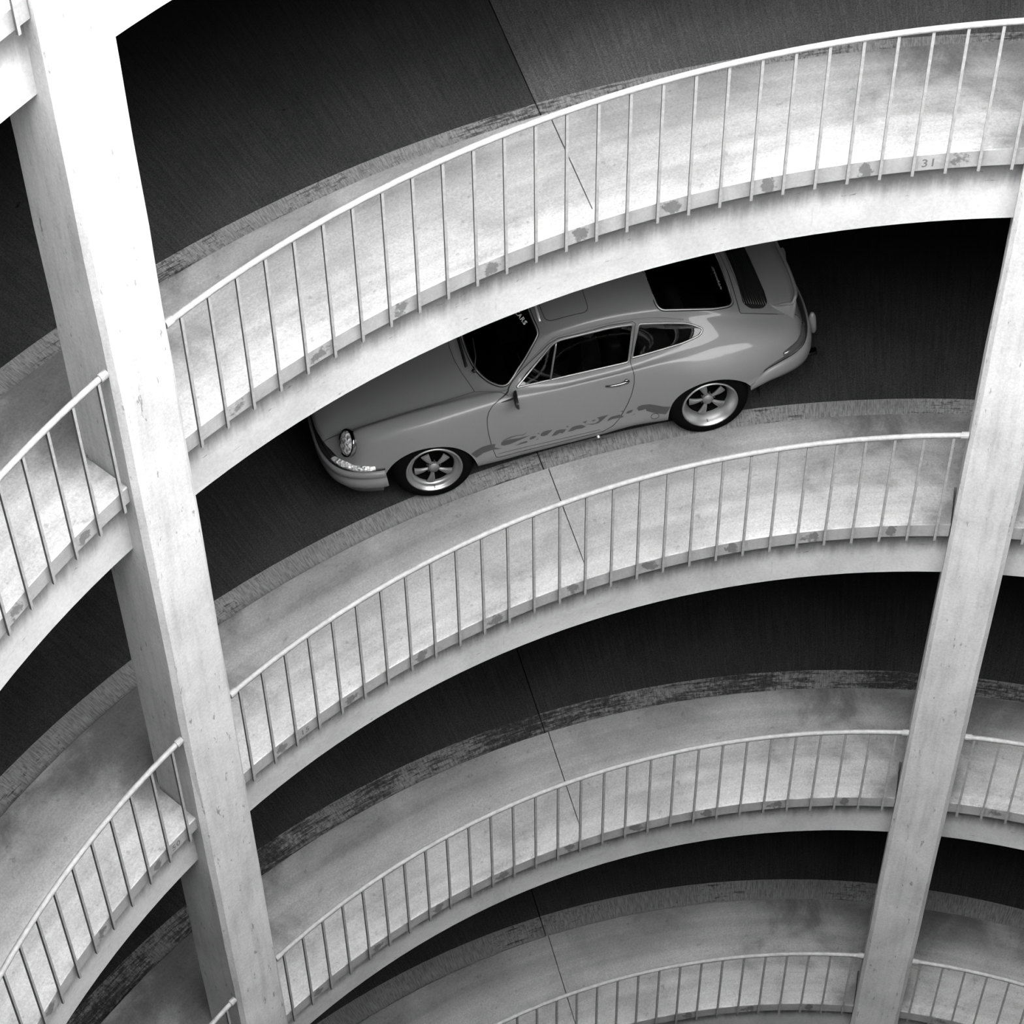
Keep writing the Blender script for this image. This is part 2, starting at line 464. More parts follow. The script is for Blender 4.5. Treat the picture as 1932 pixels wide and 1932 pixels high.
B3 = [.60, .22]
ST = [  # stations, nose to tail; each row: ten longitudinal lines (x, y, z) from the centre line down to the floor
 [(1.995,0,.585),(1.98,.27,.585),(1.93,.45,.575),(1.89,.53,.555),(1.85,.61,.53),(1.815,.68,.505),(1.79,.72,.48),(1.77,.735,.42),(1.75,.73,.31),(1.74,.60,.25)],
 [(1.955,0,.625),(1.94,.27,.622),(1.885,.43,.61),(1.85,.51,.605),(1.79,.61,.61),(1.755,.695,.575),(1.73,.745,.52),(1.715,.76,.42),(1.70,.75,.29),(1.69,.60,.23)],
 [(1.83,0,.68),(1.81,.27,.677),(1.76,.44,.655),(1.73,.51,.685),(1.68,.605,.758),(1.65,.71,.70),(1.62,.765,.58),(1.61,.785,.44),(1.60,.77,.28),(1.60,.60,.21)],
 [(1.62,0,.735),(1.60,.27,.732),(1.56,.46,.712),(1.54,.53,.73),(1.51,.615,.80),(1.49,.73,.75),(1.47,.785,.61),(1.46,.80,.44),(1.45,.785,.27),(1.45,.60,.21)],
 [(1.38,0,.785),(1.37,.27,.782),(1.35,.48,.757),(1.34,.55,.772),(1.32,.63,.825),(1.31,.745,.78),(1.30,.805,.63),(1.30,.815,.45),(1.30,.80,.27),(1.30,.60,.20)],
 [(1.12,0,.82),(1.12,.27,.817),(1.11,.50,.79),(1.11,.565,.80),(1.10,.64,.84),(1.10,.755,.795),(1.10,.815,.64),(1.10,.82,.45),(1.10,.80,.26),(1.10,.60,.20)],
 [(.92,0,.842),(.92,.27,.839),(.92,.51,.812),(.92,.575,.818),(.91,.645,.846),(.91,.75,.80),(.90,.80,.64),(.90,.80,.43),(.90,.785,.24),(.90,.60,.19)],
 [(.775,0,.856),(.765,.27,.852),(.73,.48,.832),(.66,.58,.832),(.62,.655,.846),(.61,.738,.80),(.61,.78,.64),(.61,.785,.42),(.61,.78,.23),(.61,.60,.19)],
 [(.68,0,.864),(.665,.27,.86),(.60,.465,.84),(.48,.60,.836),(.43,.662,.838),(.42,.728,.79),(.42,.772,.64),(.42,.78,.42),(.42,.775,.23),(.42,.60,.19)],
 [(.39,0,1.035),(.375,.27,1.025),(.33,.475,.965),(.27,.562,.945),(.22,.664,.830),(.22,.728,.785),(.22,.768,.64),(.22,.78,.42),(.22,.775,.23),(.22,.60,.19)],
 [(.10,0,1.222),(.10,.27,1.212),(.095,.45,1.162),(.045,.53,1.112),(.0,.668,.826),(.0,.73,.782),(.0,.768,.64),(.0,.78,.42),(.0,.775,.23),(.0,.60,.19)],
 [(-.20,0,1.283),(-.20,.27,1.272),(-.20,.455,1.226),(-.20,.535,1.155),(-.20,.67,.826),(-.20,.732,.784),(-.20,.768,.64),(-.20,.78,.42),(-.20,.775,.23),(-.20,.60,.19)],
 [(-.50,0,1.285),(-.50,.27,1.273),(-.50,.45,1.228),(-.50,.533,1.155),(-.50,.672,.828),(-.50,.737,.785),(-.50,.772,.64),(-.50,.782,.42),(-.50,.775,.24),(-.50,.60,.19)],
 [(-.80,0,1.248),(-.80,.27,1.236),(-.80,.455,1.188),(-.80,.535,1.105),(-.80,.668,.850),(-.80,.745,.79),(-.80,.795,.65),(-.80,.808,.43),(-.80,.80,.23),(-.80,.60,.19)],
 [(-1.05,0,1.188),(-1.05,.27,1.175),(-1.05,.465,1.125),(-1.05,.545,1.04),(-1.05,.668,.875),(-1.05,.772,.785),(-1.05,.845,.66),(-1.05,.858,.45),(-1.05,.84,.26),(-1.05,.60,.20)],
 [(-1.30,0,1.10),(-1.30,.27,1.087),(-1.30,.48,1.04),(-1.30,.565,.97),(-1.30,.675,.875),(-1.30,.785,.778),(-1.30,.862,.65),(-1.30,.868,.47),(-1.30,.845,.34),(-1.30,.60,.25)],
 [(-1.55,0,.985),(-1.55,.27,.975),(-1.55,.50,.935),(-1.55,.585,.895),(-1.55,.68,.838),(-1.55,.775,.755),(-1.55,.842,.64),(-1.55,.85,.52),(-1.54,.83,.44),(-1.54,.60,.38)],
 [(-1.80,0,.87),(-1.80,.27,.862),(-1.80,.50,.83),(-1.79,.575,.81),(-1.78,.67,.775),(-1.77,.745,.715),(-1.76,.79,.63),(-1.76,.80,.55),(-1.75,.78,.47),(-1.75,.60,.40)],
 [(-1.99,0,.78),(-1.985,.27,.775),(-1.965,.50,.755),(-1.95,.57,.74),(-1.93,.645,.71),(-1.91,.70,.67),(-1.90,.735,.62),(-1.89,.74,.55),(-1.87,.73,.48),(-1.87,.60,.42)],
 [(-2.05,0,.64),(-2.045,.27,.64),(-2.02,.50,.63),(-2.00,.57,.625),(-1.98,.64,.61),(-1.96,.68,.59),(-1.95,.705,.575),(-1.94,.71,.53),(-1.93,.70,.50),(-1.93,.60,.46)],
]


def cr(p0, p1, p2, p3, t):
    return 0.5 * ((2 * p1) + (p2 - p0) * t + (2 * p0 - 5 * p1 + 4 * p2 - p3) * t * t + (3 * p1 - p0 - 3 * p2 + p3) * t ** 3)


def spline(pts, n):
    """Catmull-Rom through pts with n steps per span"""
    P = [Vector(p) for p in pts]; P = [P[0] * 2 - P[1]] + P + [P[-1] * 2 - P[-2]]
    out = []
    for i in range(1, len(P) - 2):
        for j in range(n): out.append(cr(P[i - 1], P[i], P[i + 1], P[i + 2], j / n))
    out.append(P[-2].copy())
    return out


def pchip(pts, n):
    """monotone cubic per coordinate, parameter = index"""
    m = len(pts); out = []
    dim = 3
    D = [[pts[i + 1][c] - pts[i][c] for i in range(m - 1)] for c in range(dim)]
    S = [[0.0] * m for _ in range(dim)]
    for c in range(dim):
        for i in range(1, m - 1):
            a, b = D[c][i - 1], D[c][i]
            S[c][i] = 0 if a * b <= 0 else 2 * a * b / (a + b)
        S[c][0] = D[c][0]; S[c][-1] = D[c][-1]
    for i in range(m - 1):
        for j in range(n):
            t = j / n; h00 = 2 * t ** 3 - 3 * t * t + 1; h10 = t ** 3 - 2 * t * t + t; h01 = -2 * t ** 3 + 3 * t * t; h11 = t ** 3 - t * t
            out.append(Vector([h00 * pts[i][c] + h10 * S[c][i] + h01 * pts[i + 1][c] + h11 * S[c][i + 1] for c in range(3)]))
    out.append(Vector(pts[-1]))
    return out


NU, NV = 14, 9
_long = [spline([row[k] for row in ST], NU) for k in range(10)]      # ten dense lines
BV, BF = [], []
_rows = []
for i in range(len(_long[0])):
    half = spline([_long[k][i] for k in range(10)], NV)
    for p in half: p.y = max(p.y, 0)
    half[0].y = 0
    row = [Vector((p.x, -p.y, p.z)) for p in reversed(half[1:])] + half
    _rows.append(row)
_w = len(_rows[0])
for row in _rows: BV += row
for i in range(len(_rows) - 1):
    for j in range(_w - 1):
        a = i * _w + j
        BF.append((a, a + 1, a + _w + 1, a + _w))

from mathutils.bvhtree import BVHTree
BODY = BVHTree.FromPolygons([tuple(v) for v in BV], BF)


def side_pt(x, z, s=1, off=0.0):
    h = BODY.ray_cast(Vector((x, 2.0 * s, z)), Vector((0, -s, 0)))
    if h[0] is None: return None, None
    n = h[1] if h[1].y * s > 0 else -h[1]
    return h[0] + n * off, n


def top_pt(x, y, off=0.0):
    h = BODY.ray_cast(Vector((x, y, 3.0)), Vector((0, 0, -1)))
    if h[0] is None: return None, None
    n = h[1] if h[1].z > 0 else -h[1]
    return h[0] + n * off, n


def poly_sdf(px, py, poly):
    d = 1e9; ins = False; n = len(poly)
    for i in range(n):
        ax, ay = poly[i]; bx, by = poly[(i + 1) % n]
        ex, ey = bx - ax, by - ay; wx, wy = px - ax, py - ay
        L = ex * ex + ey * ey; t = max(0, min(1, (wx * ex + wy * ey) / L)) if L else 0
        q = (wx - ex * t) ** 2 + (wy - ey * t) ** 2
        if q < d: d = q
        if (ay > py) != (by > py) and px < (bx - ax) * (py - ay) / (by - ay) + ax: ins = not ins
    d = sqrt(d)
    return -d if ins else d


def bbox(poly, m=.06):
    return min(p[0] for p in poly) - m, max(p[0] for p in poly) + m, min(p[1] for p in poly) - m, max(p[1] for p in poly) + m


def side_field(poly, ymin=.4):
    x0, x1, z0, z1 = bbox(poly)
    def f(v):
        if abs(v.y) < ymin or not (x0 < v.x < x1 and z0 < v.z < z1): return .06
        return poly_sdf(v.x, v.z, poly)
    return f


def top_field(poly, zmin=.5):
    x0, x1, y0, y1 = bbox(poly)
    def f(v):
        if v.z < zmin or not (x0 < v.x < x1 and y0 < v.y < y1): return .06
        return poly_sdf(v.x, v.y, poly)
    return f


def split(V, F, f, cache):
    """cut faces along f = 0; returns (negative faces, positive faces); V grows"""
    for i in range(len(cache), len(V)): cache.append(f(V[i]))
    neg, pos = [], []; edge = {}
    for fc in F:
        s = [cache[i] for i in fc]
        if all(q >= 0 for q in s): pos.append(fc); continue
        if all(q < 0 for q in s): neg.append(fc); continue
        a, b = [], []
        n = len(fc)
        for k in range(n):
            i, j = fc[k], fc[(k + 1) % n]; si, sj = s[k], s[(k + 1) % n]
            (a if si < 0 else b).append(i)
            if (si < 0) != (sj < 0):
                key = (min(i, j), max(i, j))
                if key not in edge:
                    t = si / (si - sj); V.append(V[i].lerp(V[j], t)); cache.append(0.0); edge[key] = len(V) - 1
                a.append(edge[key]); b.append(edge[key])
        if len(a) > 2: neg.append(tuple(a))
        if len(b) > 2: pos.append(tuple(b))
    return neg, pos


def rounded(poly, r, n=6):
    """round the corners of a 2-D polygon; r may be a list"""
    out = []; m = len(poly)
    for i in range(m):
        a, p, b = Vector(poly[i - 1]), Vector(poly[i]), Vector(poly[(i + 1) % m])
        ri = r[i] if isinstance(r, (list, tuple)) else r
        u, v = (a - p), (b - p)
        ri = min(ri, u.length * .49, v.length * .49)
        if ri < 1e-5: out.append((p.x, p.y)); continue
        s, e = p + u.normalized() * ri, p + v.normalized() * ri
        for k in range(n + 1):
            t = k / n; q = s * (1 - t) ** 2 + p * 2 * t * (1 - t) + e * t * t
            out.append((q.x, q.y))
    return out


def sub_mesh(name, V, F, mats, parent, offset=None, mi=None):
    used = {}; vs = []; fs = []
    for f in F:
        g = []
        for i in f:
            if i not in used: used[i] = len(vs); vs.append(V[i].copy())
            g.append(used[i])
        fs.append(g)
    o = mesh_obj(name, vs, fs, mats, parent, smooth=True, mi=mi)
    bm = bmesh.new(); bm.from_mesh(o.data)
    bmesh.ops.remove_doubles(bm, verts=bm.verts, dist=1e-5)
    bmesh.ops.recalc_face_normals(bm, faces=bm.faces)
    # make normals point outward
    if bm.faces:
        bm.normal_update()
        s = sum(f.normal.dot(f.calc_center_median() - Vector((f.calc_center_median().x * .8, 0, .55))) * f.calc_area() for f in bm.faces)
        if s < 0: bmesh.ops.reverse_faces(bm, faces=bm.faces)
        if offset:
            bm.normal_update()
            for v in bm.verts: v.co += v.normal * offset
    bm.to_mesh(o.data); bm.free()
    return o


def tube(name, pts, r, mat, parent, closed=False, m=8, flat=1.0, norms=None):
    vs = []; fs = []; n = len(pts)
    for i, p in enumerate(pts):
        a = pts[i - 1] if (i or closed) else p; b = pts[(i + 1) % n] if (i < n - 1 or closed) else p
        d = (b - a).normalized() if (b - a).length > 1e-9 else Vector((1, 0, 0))
        nn = norms[i] if norms else (Vector((0, 0, 1)) if abs(d.z) < .9 else Vector((1, 0, 0)))
        s = d.cross(nn).normalized(); q = s.cross(d)
        rr = r[i] if isinstance(r, (list, tuple)) else r
        for k in range(m):
            t = 2 * pi * k / m; vs.append(p + s * cos(t) * rr + q * sin(t) * rr * flat)
    for i in range(n if closed else n - 1):
        for k in range(m):
            fs.append((i * m + k, i * m + (k + 1) % m, ((i + 1) % n) * m + (k + 1) % m, ((i + 1) % n) * m + k))
    if not closed: fs += [tuple(range(m))[::-1], tuple((n - 1) * m + k for k in range(m))]
    return mesh_obj(name, vs, fs, mat, parent, smooth=True)


def curve2(pts, n=8, closed=False):
    P = [Vector((a, b, 0)) for a, b in pts]
    if closed: P = P + [P[0]]
    return [(p.x, p.y) for p in spline(P, n)][:(-1 if closed else None)]


# outlines (side views in x-z, plan views in x-y)
DOORWIN = rounded([(.348, .845), (.0, 1.105), (-.06, 1.127), (-.46, 1.132), (-.650, 1.106), (-.556, .838)], [.01, .08, .08, .1, .02, .02])
QWIN = rounded([(-.585, .860), (-.694, 1.096), (-.883, 1.052), (-1.09, .995), (-1.187, .938), (-1.15, .908), (-1.011, .884), (-.792, .867)], [.015, .02, .12, .08, .04, .05, .08, .1])
WSHIELD = [(.655, 0), (.645, .2), (.612, .37), (.555, .49), (.50, .555), (.452, .592), (.405, .598), (.35, .572), (.296, .545), (.184, .507), (.105, .47), (.085, .42), (.098, .28), (.105, 0)]
WSHIELD = WSHIELD + [(a, -b) for a, b in WSHIELD[-2:0:-1]]
RWIN = rounded([(-.865, .50), (-1.12, .508), (-1.33, .513), (-1.478, .478), (-1.497, 0), (-1.478, -.478), (-1.33, -.513), (-1.12, -.508), (-.865, -.50), (-.855, 0)], [.06, .1, .08, .07, 0.1, .07, .08, .1, .06, .1])
HOOD = [(2.2, .42), (1.92, .43), (1.8, .455), (1.6, .495), (1.4, .53), (1.2, .553), (1.0, .562), (.8, .562), (.675, .558), (.70, .45), (.735, .33), (.765, .17), (.775, 0)]
HOOD = HOOD + [(a, -b) for a, b in HOOD[-2::-1]]
LID = rounded([(-1.508, .542), (-1.74, .537), (-2.2, .505), (-2.2, -.505), (-1.74, -.537), (-1.508, -.542), (-1.545, 0)], [.015, .1, 0, 0, .1, .015, .2])
DOOR = [(.423, .838), (.508, .822), (.570, .802), (.610, .765), (.634, .715), (.645, .65), (.649, .585), (.647, .429), (.63, .300), (.62, .287), (-.25, .275), (-.34, .31), (-.40, .365), (-.446, .433), (-.489, .509),
        (-.53, .60), (-.56, .69), (-.573, .755), (-.570, .84), (-.672, 1.112), (-.66, 1.125), (-.46, 1.150), (-.06, 1.143), (.03, 1.110)]
SUNROOF = rounded([(.005, .40), (-.34, .432), (-.34, -.432), (.005, -.40), (.03, 0)], [.06, .06, .06, .06, .1])
ell = lambda cx, cz, a, b: [(cx + a * cos(t * pi / 24), cz + b * sin(t * pi / 24)) for t in range(48)]
ARCHF, ARCHR = ell(1.178, .22, .393, .388), ell(-1.163, .22, .378, .385)
GRILLE = rounded([(-1.56, .44), (-1.60, .495), (-1.71, .485), (-1.765, .42), (-1.80, 0), (-1.765, -.42), (-1.71, -.485), (-1.60, -.495), (-1.56, -.44), (-1.60, 0)], [.02, .03, .03, .03, .2, .03, .03, .03, .02, .2])
COWL = [(.675, .562), (.60, .585), (.545, .61), (.49, .645), (.43, .69)]

V = [v.copy() for v in BV]
F = list(BF)
GAPW = .0028


def cut(F, field, off=0.0):
    return split(V, F, (lambda v: field(v) + off) if off else field, [])


arch = lambda v: min(side_field(ARCHF, 0)(v), side_field(ARCHR, 0)(v))
_, F = cut(F, arch)
win, F = cut(F, side_field(DOORWIN))
qwin, F = cut(F, side_field(QWIN))
ws, F = cut(F, top_field(WSHIELD, .7))
rw, F = cut(F, top_field(RWIN, .7))
seams = []


def panel(F, field):
    ins, F = cut(F, field, GAPW)
    gap, F = cut(F, field, -GAPW)
    seams.extend(gap)
    return ins, F


doorF, F = panel(F, side_field(DOOR))
hoodF, F = panel(F, top_field(HOOD, .575))
lidF, F = panel(F, top_field(LID, .60))
sunF, F = panel(F, top_field(SUNROOF, 1.1))
grF, lidF = cut(lidF, top_field(GRILLE, .7))
body = sub_mesh('body_shell', V, F, [PAINT], car)
seam = sub_mesh('panel_seam', V, seams, [BLK], body, offset=-.004)
for s in (1, -1):
    d = sub_mesh('door', V, [f for f in doorF if V[f[0]].y * s > 0], [PAINT], car)
    g = sub_mesh('side_window', V, [f for f in win if V[f[0]].y * s > 0], [GLASS], d, offset=-.004)
    g2 = sub_mesh('quarter_window', V, [f for f in qwin if V[f[0]].y * s > 0], [GLASS], car, offset=-.004)
    for poly, par, nm in ((DOORWIN, d, 'window_trim'), (QWIN, g2, 'window_trim')):
        pn = [side_pt(a, b, s, .001) for a, b in poly]
        pn = [q for q in pn if q[0] is not None]
        tube(nm, [q[0] for q in pn], .0085, DCH, par, closed=True, flat=.5, norms=[q[1] for q in pn])
    if s == 1: door_l = d
    # vent-window bar
    pts = [side_pt(.075 + (-.035 - .075) * t / 6, .846 + (1.115 - .842) * t / 6, s, .0) for t in range(7)]
    tube('vent_bar', [q[0] for q in pts], .008, DCH, d, flat=.6, norms=[q[1] for q in pts])
hood = sub_mesh('front_lid', V, hoodF, [PAINT], car)
lid = sub_mesh('engine_lid', V, lidF, [PAINT], car)
sun = sub_mesh('sunroof_panel', V, sunF, [PAINT], car)
wsh = sub_mesh('windscreen', V, ws, [GLASS], car, offset=-.003)
rwn = sub_mesh('rear_window', V, rw, [GLASS], car, offset=-.003)
for poly, par in ((WSHIELD, wsh), (RWIN, rwn)):
    P = curve2(poly, 3, True) if poly is WSHIELD else poly
    pn = [top_pt(a, b, .002) for a, b in P]
    tube('rubber_seal', [q[0] for q in pn], .013, BLK, par, closed=True, flat=.35, norms=[q[1] for q in pn])
    tube('bright_trim', [q[0] + q[1] * .004 for q in pn], .005, BTR, par, closed=True, flat=.6, norms=[q[1] for q in pn])
# grille slats over a dark opening
sub_mesh('lid_grille', V, grF, [BLK], lid, offset=-.012)
for i in range(10):
    x = -1.575 - i * .019
    pn = [top_pt(x, y, -.002) for y in [(-.44 + .88 * k / 8) for k in range(9)]]
    tube('grille_slat', [q[0] for q in pn], .0035, TRIM, lid, m=6, norms=[q[1] for q in pn])


def grid_mesh(name, rows, mat, parent, closed_v=False, smooth=True, caps=False, thick=0):
    vs = [p for r in rows for p in r]; w_ = len(rows[0]); fs = []
    for i in range(len(rows) - 1):
        for j in range(w_ if closed_v else w_ - 1):
            a = i * w_ + j; b = i * w_ + (j + 1) % w_
            fs.append((a, b, b + w_, a + w_))
    if caps: fs += [tuple(range(w_))[::-1], tuple((len(rows) - 1) * w_ + k for k in range(w_))]
    o = mesh_obj(name, vs, fs, mat, parent, smooth=smooth)
    bm = bmesh.new(); bm.from_mesh(o.data); bmesh.ops.recalc_face_normals(bm, faces=bm.faces); bm.to_mesh(o.data); bm.free()
    if thick:
        m = o.modifiers.new('t', 'SOLIDIFY'); m.thickness = thick
    return o


for s in (1, -1):
    pn = [top_pt(a, b * s, -.0002) for a, b in curve2(COWL, 4)]
    tube('cowl_seam', [q[0] for q in pn], .0026, BLK, body, m=5, norms=[q[1] for q in pn])
pn = [top_pt(.048, -.37 + .74 * k / 10, .004) for k in range(11)]
tube('wind_deflector', [q[0] for q in pn], .011, plain('alloy_strip_painted_glint', .55, .35, .3), sun, flat=.5, norms=[q[1] for q in pn])  # pale base colour stands in for a bright reflection along the strip
# side seam chrome/guttering: drip rail above the doors
for s in (1, -1):
    pts = []
    for x, z in curve2([(.40, .86), (.2, 1.0), (.04, 1.115), (-.06, 1.152), (-.3, 1.166), (-.6, 1.15), (-.85, 1.095), (-1.05, 1.03)], 6):
        q = side_pt(x, z, s, .003)
        if q[0] is not None: pts.append(q)
    tube('drip_rail', [q[0] for q in pts], .0055, PAINT, body, m=6, norms=[q[1] for q in pts])


# ducktail spoiler
def ducktail():
    """upswept tail: a dished top, a rounded lip along the trailing edge and flanks that fall to the lid"""
    rows = []; NX_, XA, XB = 16, -1.775, -2.015
    prof_y = [0, .2, .4, .6, .75, .88, .96, 1.0]
    for i in range(NX_ + 1):
        t = i / NX_; x = XA + (XB - XA) * t
        hw_ = .425 + .090 * t ** .7; rise = .172 * t ** 1.3
        fl = .012 + .045 * t
        half = []
        for q in prof_y:
            y = hw_ * q
            zb_ = top_pt(max(x, -1.97), y)[0].z - .10 * max(0, -1.97 - x)
            dish = -.050 * t * (1 - q ** 4)
            half.append(Vector((x + .055 * t * q ** 5, y, zb_ + .003 + rise + dish - (.02 * t if q == 1.0 else 0))))
        for k, (dy, f) in enumerate(((.010, .90), (.020, .55), (.030, .2), (.038, -.08))):
            y = hw_ + fl * dy * 30; zb_ = top_pt(max(x, -1.97), min(y, .62))[0].z - .10 * max(0, -1.97 - x)
            half.append(Vector((x + .06 * t + .02 * k * t, y, zb_ + rise * f - .01 * t)))
        rows.append([Vector((p.x, -p.y, p.z)) for p in reversed(half[1:])] + half)
    last = rows[-1]
    for dx, dz, sc in ((-.014, -.010, 1.0), (-.012, -.030, .995), (.02, -.07, .985), (.05, -.16, .96), (.07, -.22, .93)):
        rows.append([Vector((p.x + dx, p.y * sc, min(p.z, p.z + dz))) for p in last])
    g = grid_mesh('ducktail_spoiler', rows, PAINT, lid)
    e1 = [r_[18] + Vector((0, .004, .004)) for r_ in rows[2:NX_ + 1]]; e2 = [r_[4] + Vector((0, -.004, .004)) for r_ in rows[2:NX_ + 1]]
    path = e1[:-1] + [rows[NX_][k] + Vector((-.004, 0, .004)) for k in (17, 16, 15, 13, 11, 9, 7, 6, 5)] + e2[:-1][::-1]
    path = spline(path, 3)
    tube('spoiler_lip', path, [.004 + .011 * min(1, i / 18, (len(path) - 1 - i) / 18) for i in range(len(path))], PAINT, g, m=8)
    return g


ducktail()


# bumpers
def bumper(name, path, prof, mat, par=None):
    """path: [(x, y, zc, scale)] left end round to right end; prof: closed [(out, dz)]"""
    P = spline([Vector(p[:3]) for p in path], 6); Sx = spline([Vector((p[3], p[3], 0)) for p in path], 6)
    rows = []
    for i, p in enumerate(P):
        a = P[max(i - 1, 0)]; b = P[min(i + 1, len(P) - 1)]
        d = (b - a); d.z = 0; d.normalize(); out = Vector((d.y, -d.x, 0))
        if out.dot(Vector((p.x, p.y * .6, 0))) < 0: out = -out
        rows.append([p + out * o * Sx[i].x + Vector((0, 0, dz * Sx[i].x)) for o, dz in prof])
    return grid_mesh(name, rows, mat, par or car, closed_v=True, caps=True)


fb = [(1.515, .800, .375, .95), (1.60, .795, .380, 1), (1.72, .765, .385, 1), (1.84, .70, .39, 1), (1.93, .58, .395, 1), (1.985, .40, .40, 1), (2.005, .2, .40, 1), (2.01, 0, .40, 1)]
fb = fb + [(a, -b, c, d) for a, b, c, d in fb[-2::-1]]
bp = [(-.03, .088), (.0, .095), (.018, .088), (.026, .07), (.024, .045), (.012, .03), (.010, .015), (.020, .0), (.026, -.03), (.020, -.07), (.006, -.092), (-.02, -.095)]
fbo = bumper('front_bumper', fb, bp, PAINT)
rb = [(-1.475, .838, .400, .36), (-1.54, .852, .455, .52), (-1.63, .848, .498, .70), (-1.76, .818, .508, .82), (-1.88, .772, .510, .86), (-1.98, .69, .512, .88), (-2.05, .53, .515, .9), (-2.09, .28, .515, .9), (-2.10, 0, .515, .9)]
rb = rb + [(a, -b, c, d) for a, b, c, d in rb[-2::-1]]
bpr = [(-.04, .075), (.0, .085), (.02, .075), (.032, .04), (.034, .0), (.030, -.04), (.015, -.085), (-.02, -.095)]
rbo = bumper('rear_bumper', rb, bpr, PAINT)
bumper('bumper_seal', [(a * .997, b * .99, c + .105 * d, d) for a, b, c, d in fb], [(-.03, .012), (.004, .012), (.008, 0), (.004, -.012), (-.03, -.012)], BLK, fbo)
bumper('bumper_seal', [(a * .997, b * .985, c + .095 * d, d) for a, b, c, d in rb], [(-.04, .014), (.006, .014), (.010, 0), (.006, -.014), (-.04, -.014)], BLK, rbo)
# valances close the nose and tail under the bumpers
bumper('front_valance', [(a - .03, b * .97, .28, 1) for a, b, c, d in fb[1:-1]], [(-.1, .08), (.0, .06), (.012, .0), (-.01, -.07), (-.1, -.08)], PAINT)
bumper('rear_valance', [(a + .06, b * .93, .40, .8) for a, b, c, d in rb[3:-3]], [(-.1, .08), (.0, .06), (.005, .0), (-.03, -.08), (-.1, -.09)], TRIM)


def lamp_wrap(name, path, h, mat, par, out=.014):
    P = spline([Vector(p) for p in path], 6); rows = []; n = len(P)
    for i, p in enumerate(P):
        a = P[max(i - 1, 0)]; b = P[min(i + 1, n - 1)]; d = (b - a).normalized(); o = Vector((d.y, -d.x, 0)).normalized()
        if o.dot(Vector((p.x, p.y, 0))) < 0: o = -o
        k = sin(pi * min(1, (i + .6) / (n + .2))) ** .35; hh = h * (.55 + .45 * k)
        rows.append([p + Vector((0, 0, hh)) - o * .03, p + Vector((0, 0, hh)), p + o * out * k + Vector((0, 0, hh * .6)), p + o * out * 1.15 * k,
                     p + o * out * k - Vector((0, 0, hh * .6)), p - Vector((0, 0, hh)), p - Vector((0, 0, hh)) - o * .03])
    return grid_mesh(name, rows, mat, par, closed_v=True, caps=True)


for s in (1, -1):
    lamp_wrap('turn_signal', [(1.585, .795 * s, .500), (1.66, .782 * s, .508), (1.75, .745 * s, .515), (1.84, .675 * s, .52), (1.91, .585 * s, .52)], .024, LENS, car)
    lamp_wrap('tail_lamp', [(-1.775, .795 * s, .610), (-1.85, .765 * s, .617), (-1.92, .722 * s, .622), (-1.98, .645 * s, .628), (-2.02, .52 * s, .63)], .036, LENSD, car, out=.02)


# round parts: turned about an axis
def lathe(name, prof, mat, parent, mtx, m=40, mi=None, smooth=True, caps=False):
    """prof [(radius, height)], turned about local z, moved by mtx"""
    vs = []; fs = []; n = len(prof)
    for r, h in prof:
        for k in range(m):
            a = 2 * pi * k / m; vs.append(mtx @ Vector((r * cos(a), r * sin(a), h)))
    for i in range(n - 1):
        for k in range(m): fs.append((i * m + k, i * m + (k + 1) % m, (i + 1) * m + (k + 1) % m, (i + 1) * m + k))
    if caps: fs += [tuple(range(m))[::-1]]
    if caps or prof[-1][0] < .012: fs += [tuple((n - 1) * m + k for k in range(m))]
    o = mesh_obj(name, vs, fs, mat, parent)
    bm = bmesh.new(); bm.from_mesh(o.data); bmesh.ops.recalc_face_normals(bm, faces=bm.faces); bm.to_mesh(o.data); bm.free()
    if smooth:
        for p in o.data.polygons: p.use_smooth = len(p.vertices) == 4
    return o


def axis_m(loc, z, x=None):
    z = Vector(z).normalized(); x = Vector(x or (0, 0, 1)); y = z.cross(x).normalized(); x = y.cross(z)
    m_ = Matrix((x, y, z)).transposed().to_4x4(); m_.translation = Vector(loc)
    return m_


for s in (1, -1):
    m_ = axis_m((1.752, .60 * s, .664), (cos(.506) * cos(.28), cos(.506) * sin(.28) * s, sin(.506)))
    hl = lathe('headlamp', [(.10, -.10), (.112, -.06), (.116, -.01), (.118, .004), (.114, .014), (.104, .016), (.099, .008)], CHR, car, m_)
    lathe('headlamp_lens', [(.102, .002), (.099, .012), (.088, .022), (.062, .031), (.03, .036), (.004, .037)], LENS, hl, m_)
    for k in range(5):
        o_ = lathe('lens_rib', [(.0015, -.001), (.003, .001)], LENS, hl, m_ @ Matrix.Translation(((k - 2) * .03, 0, .030)), m=6)


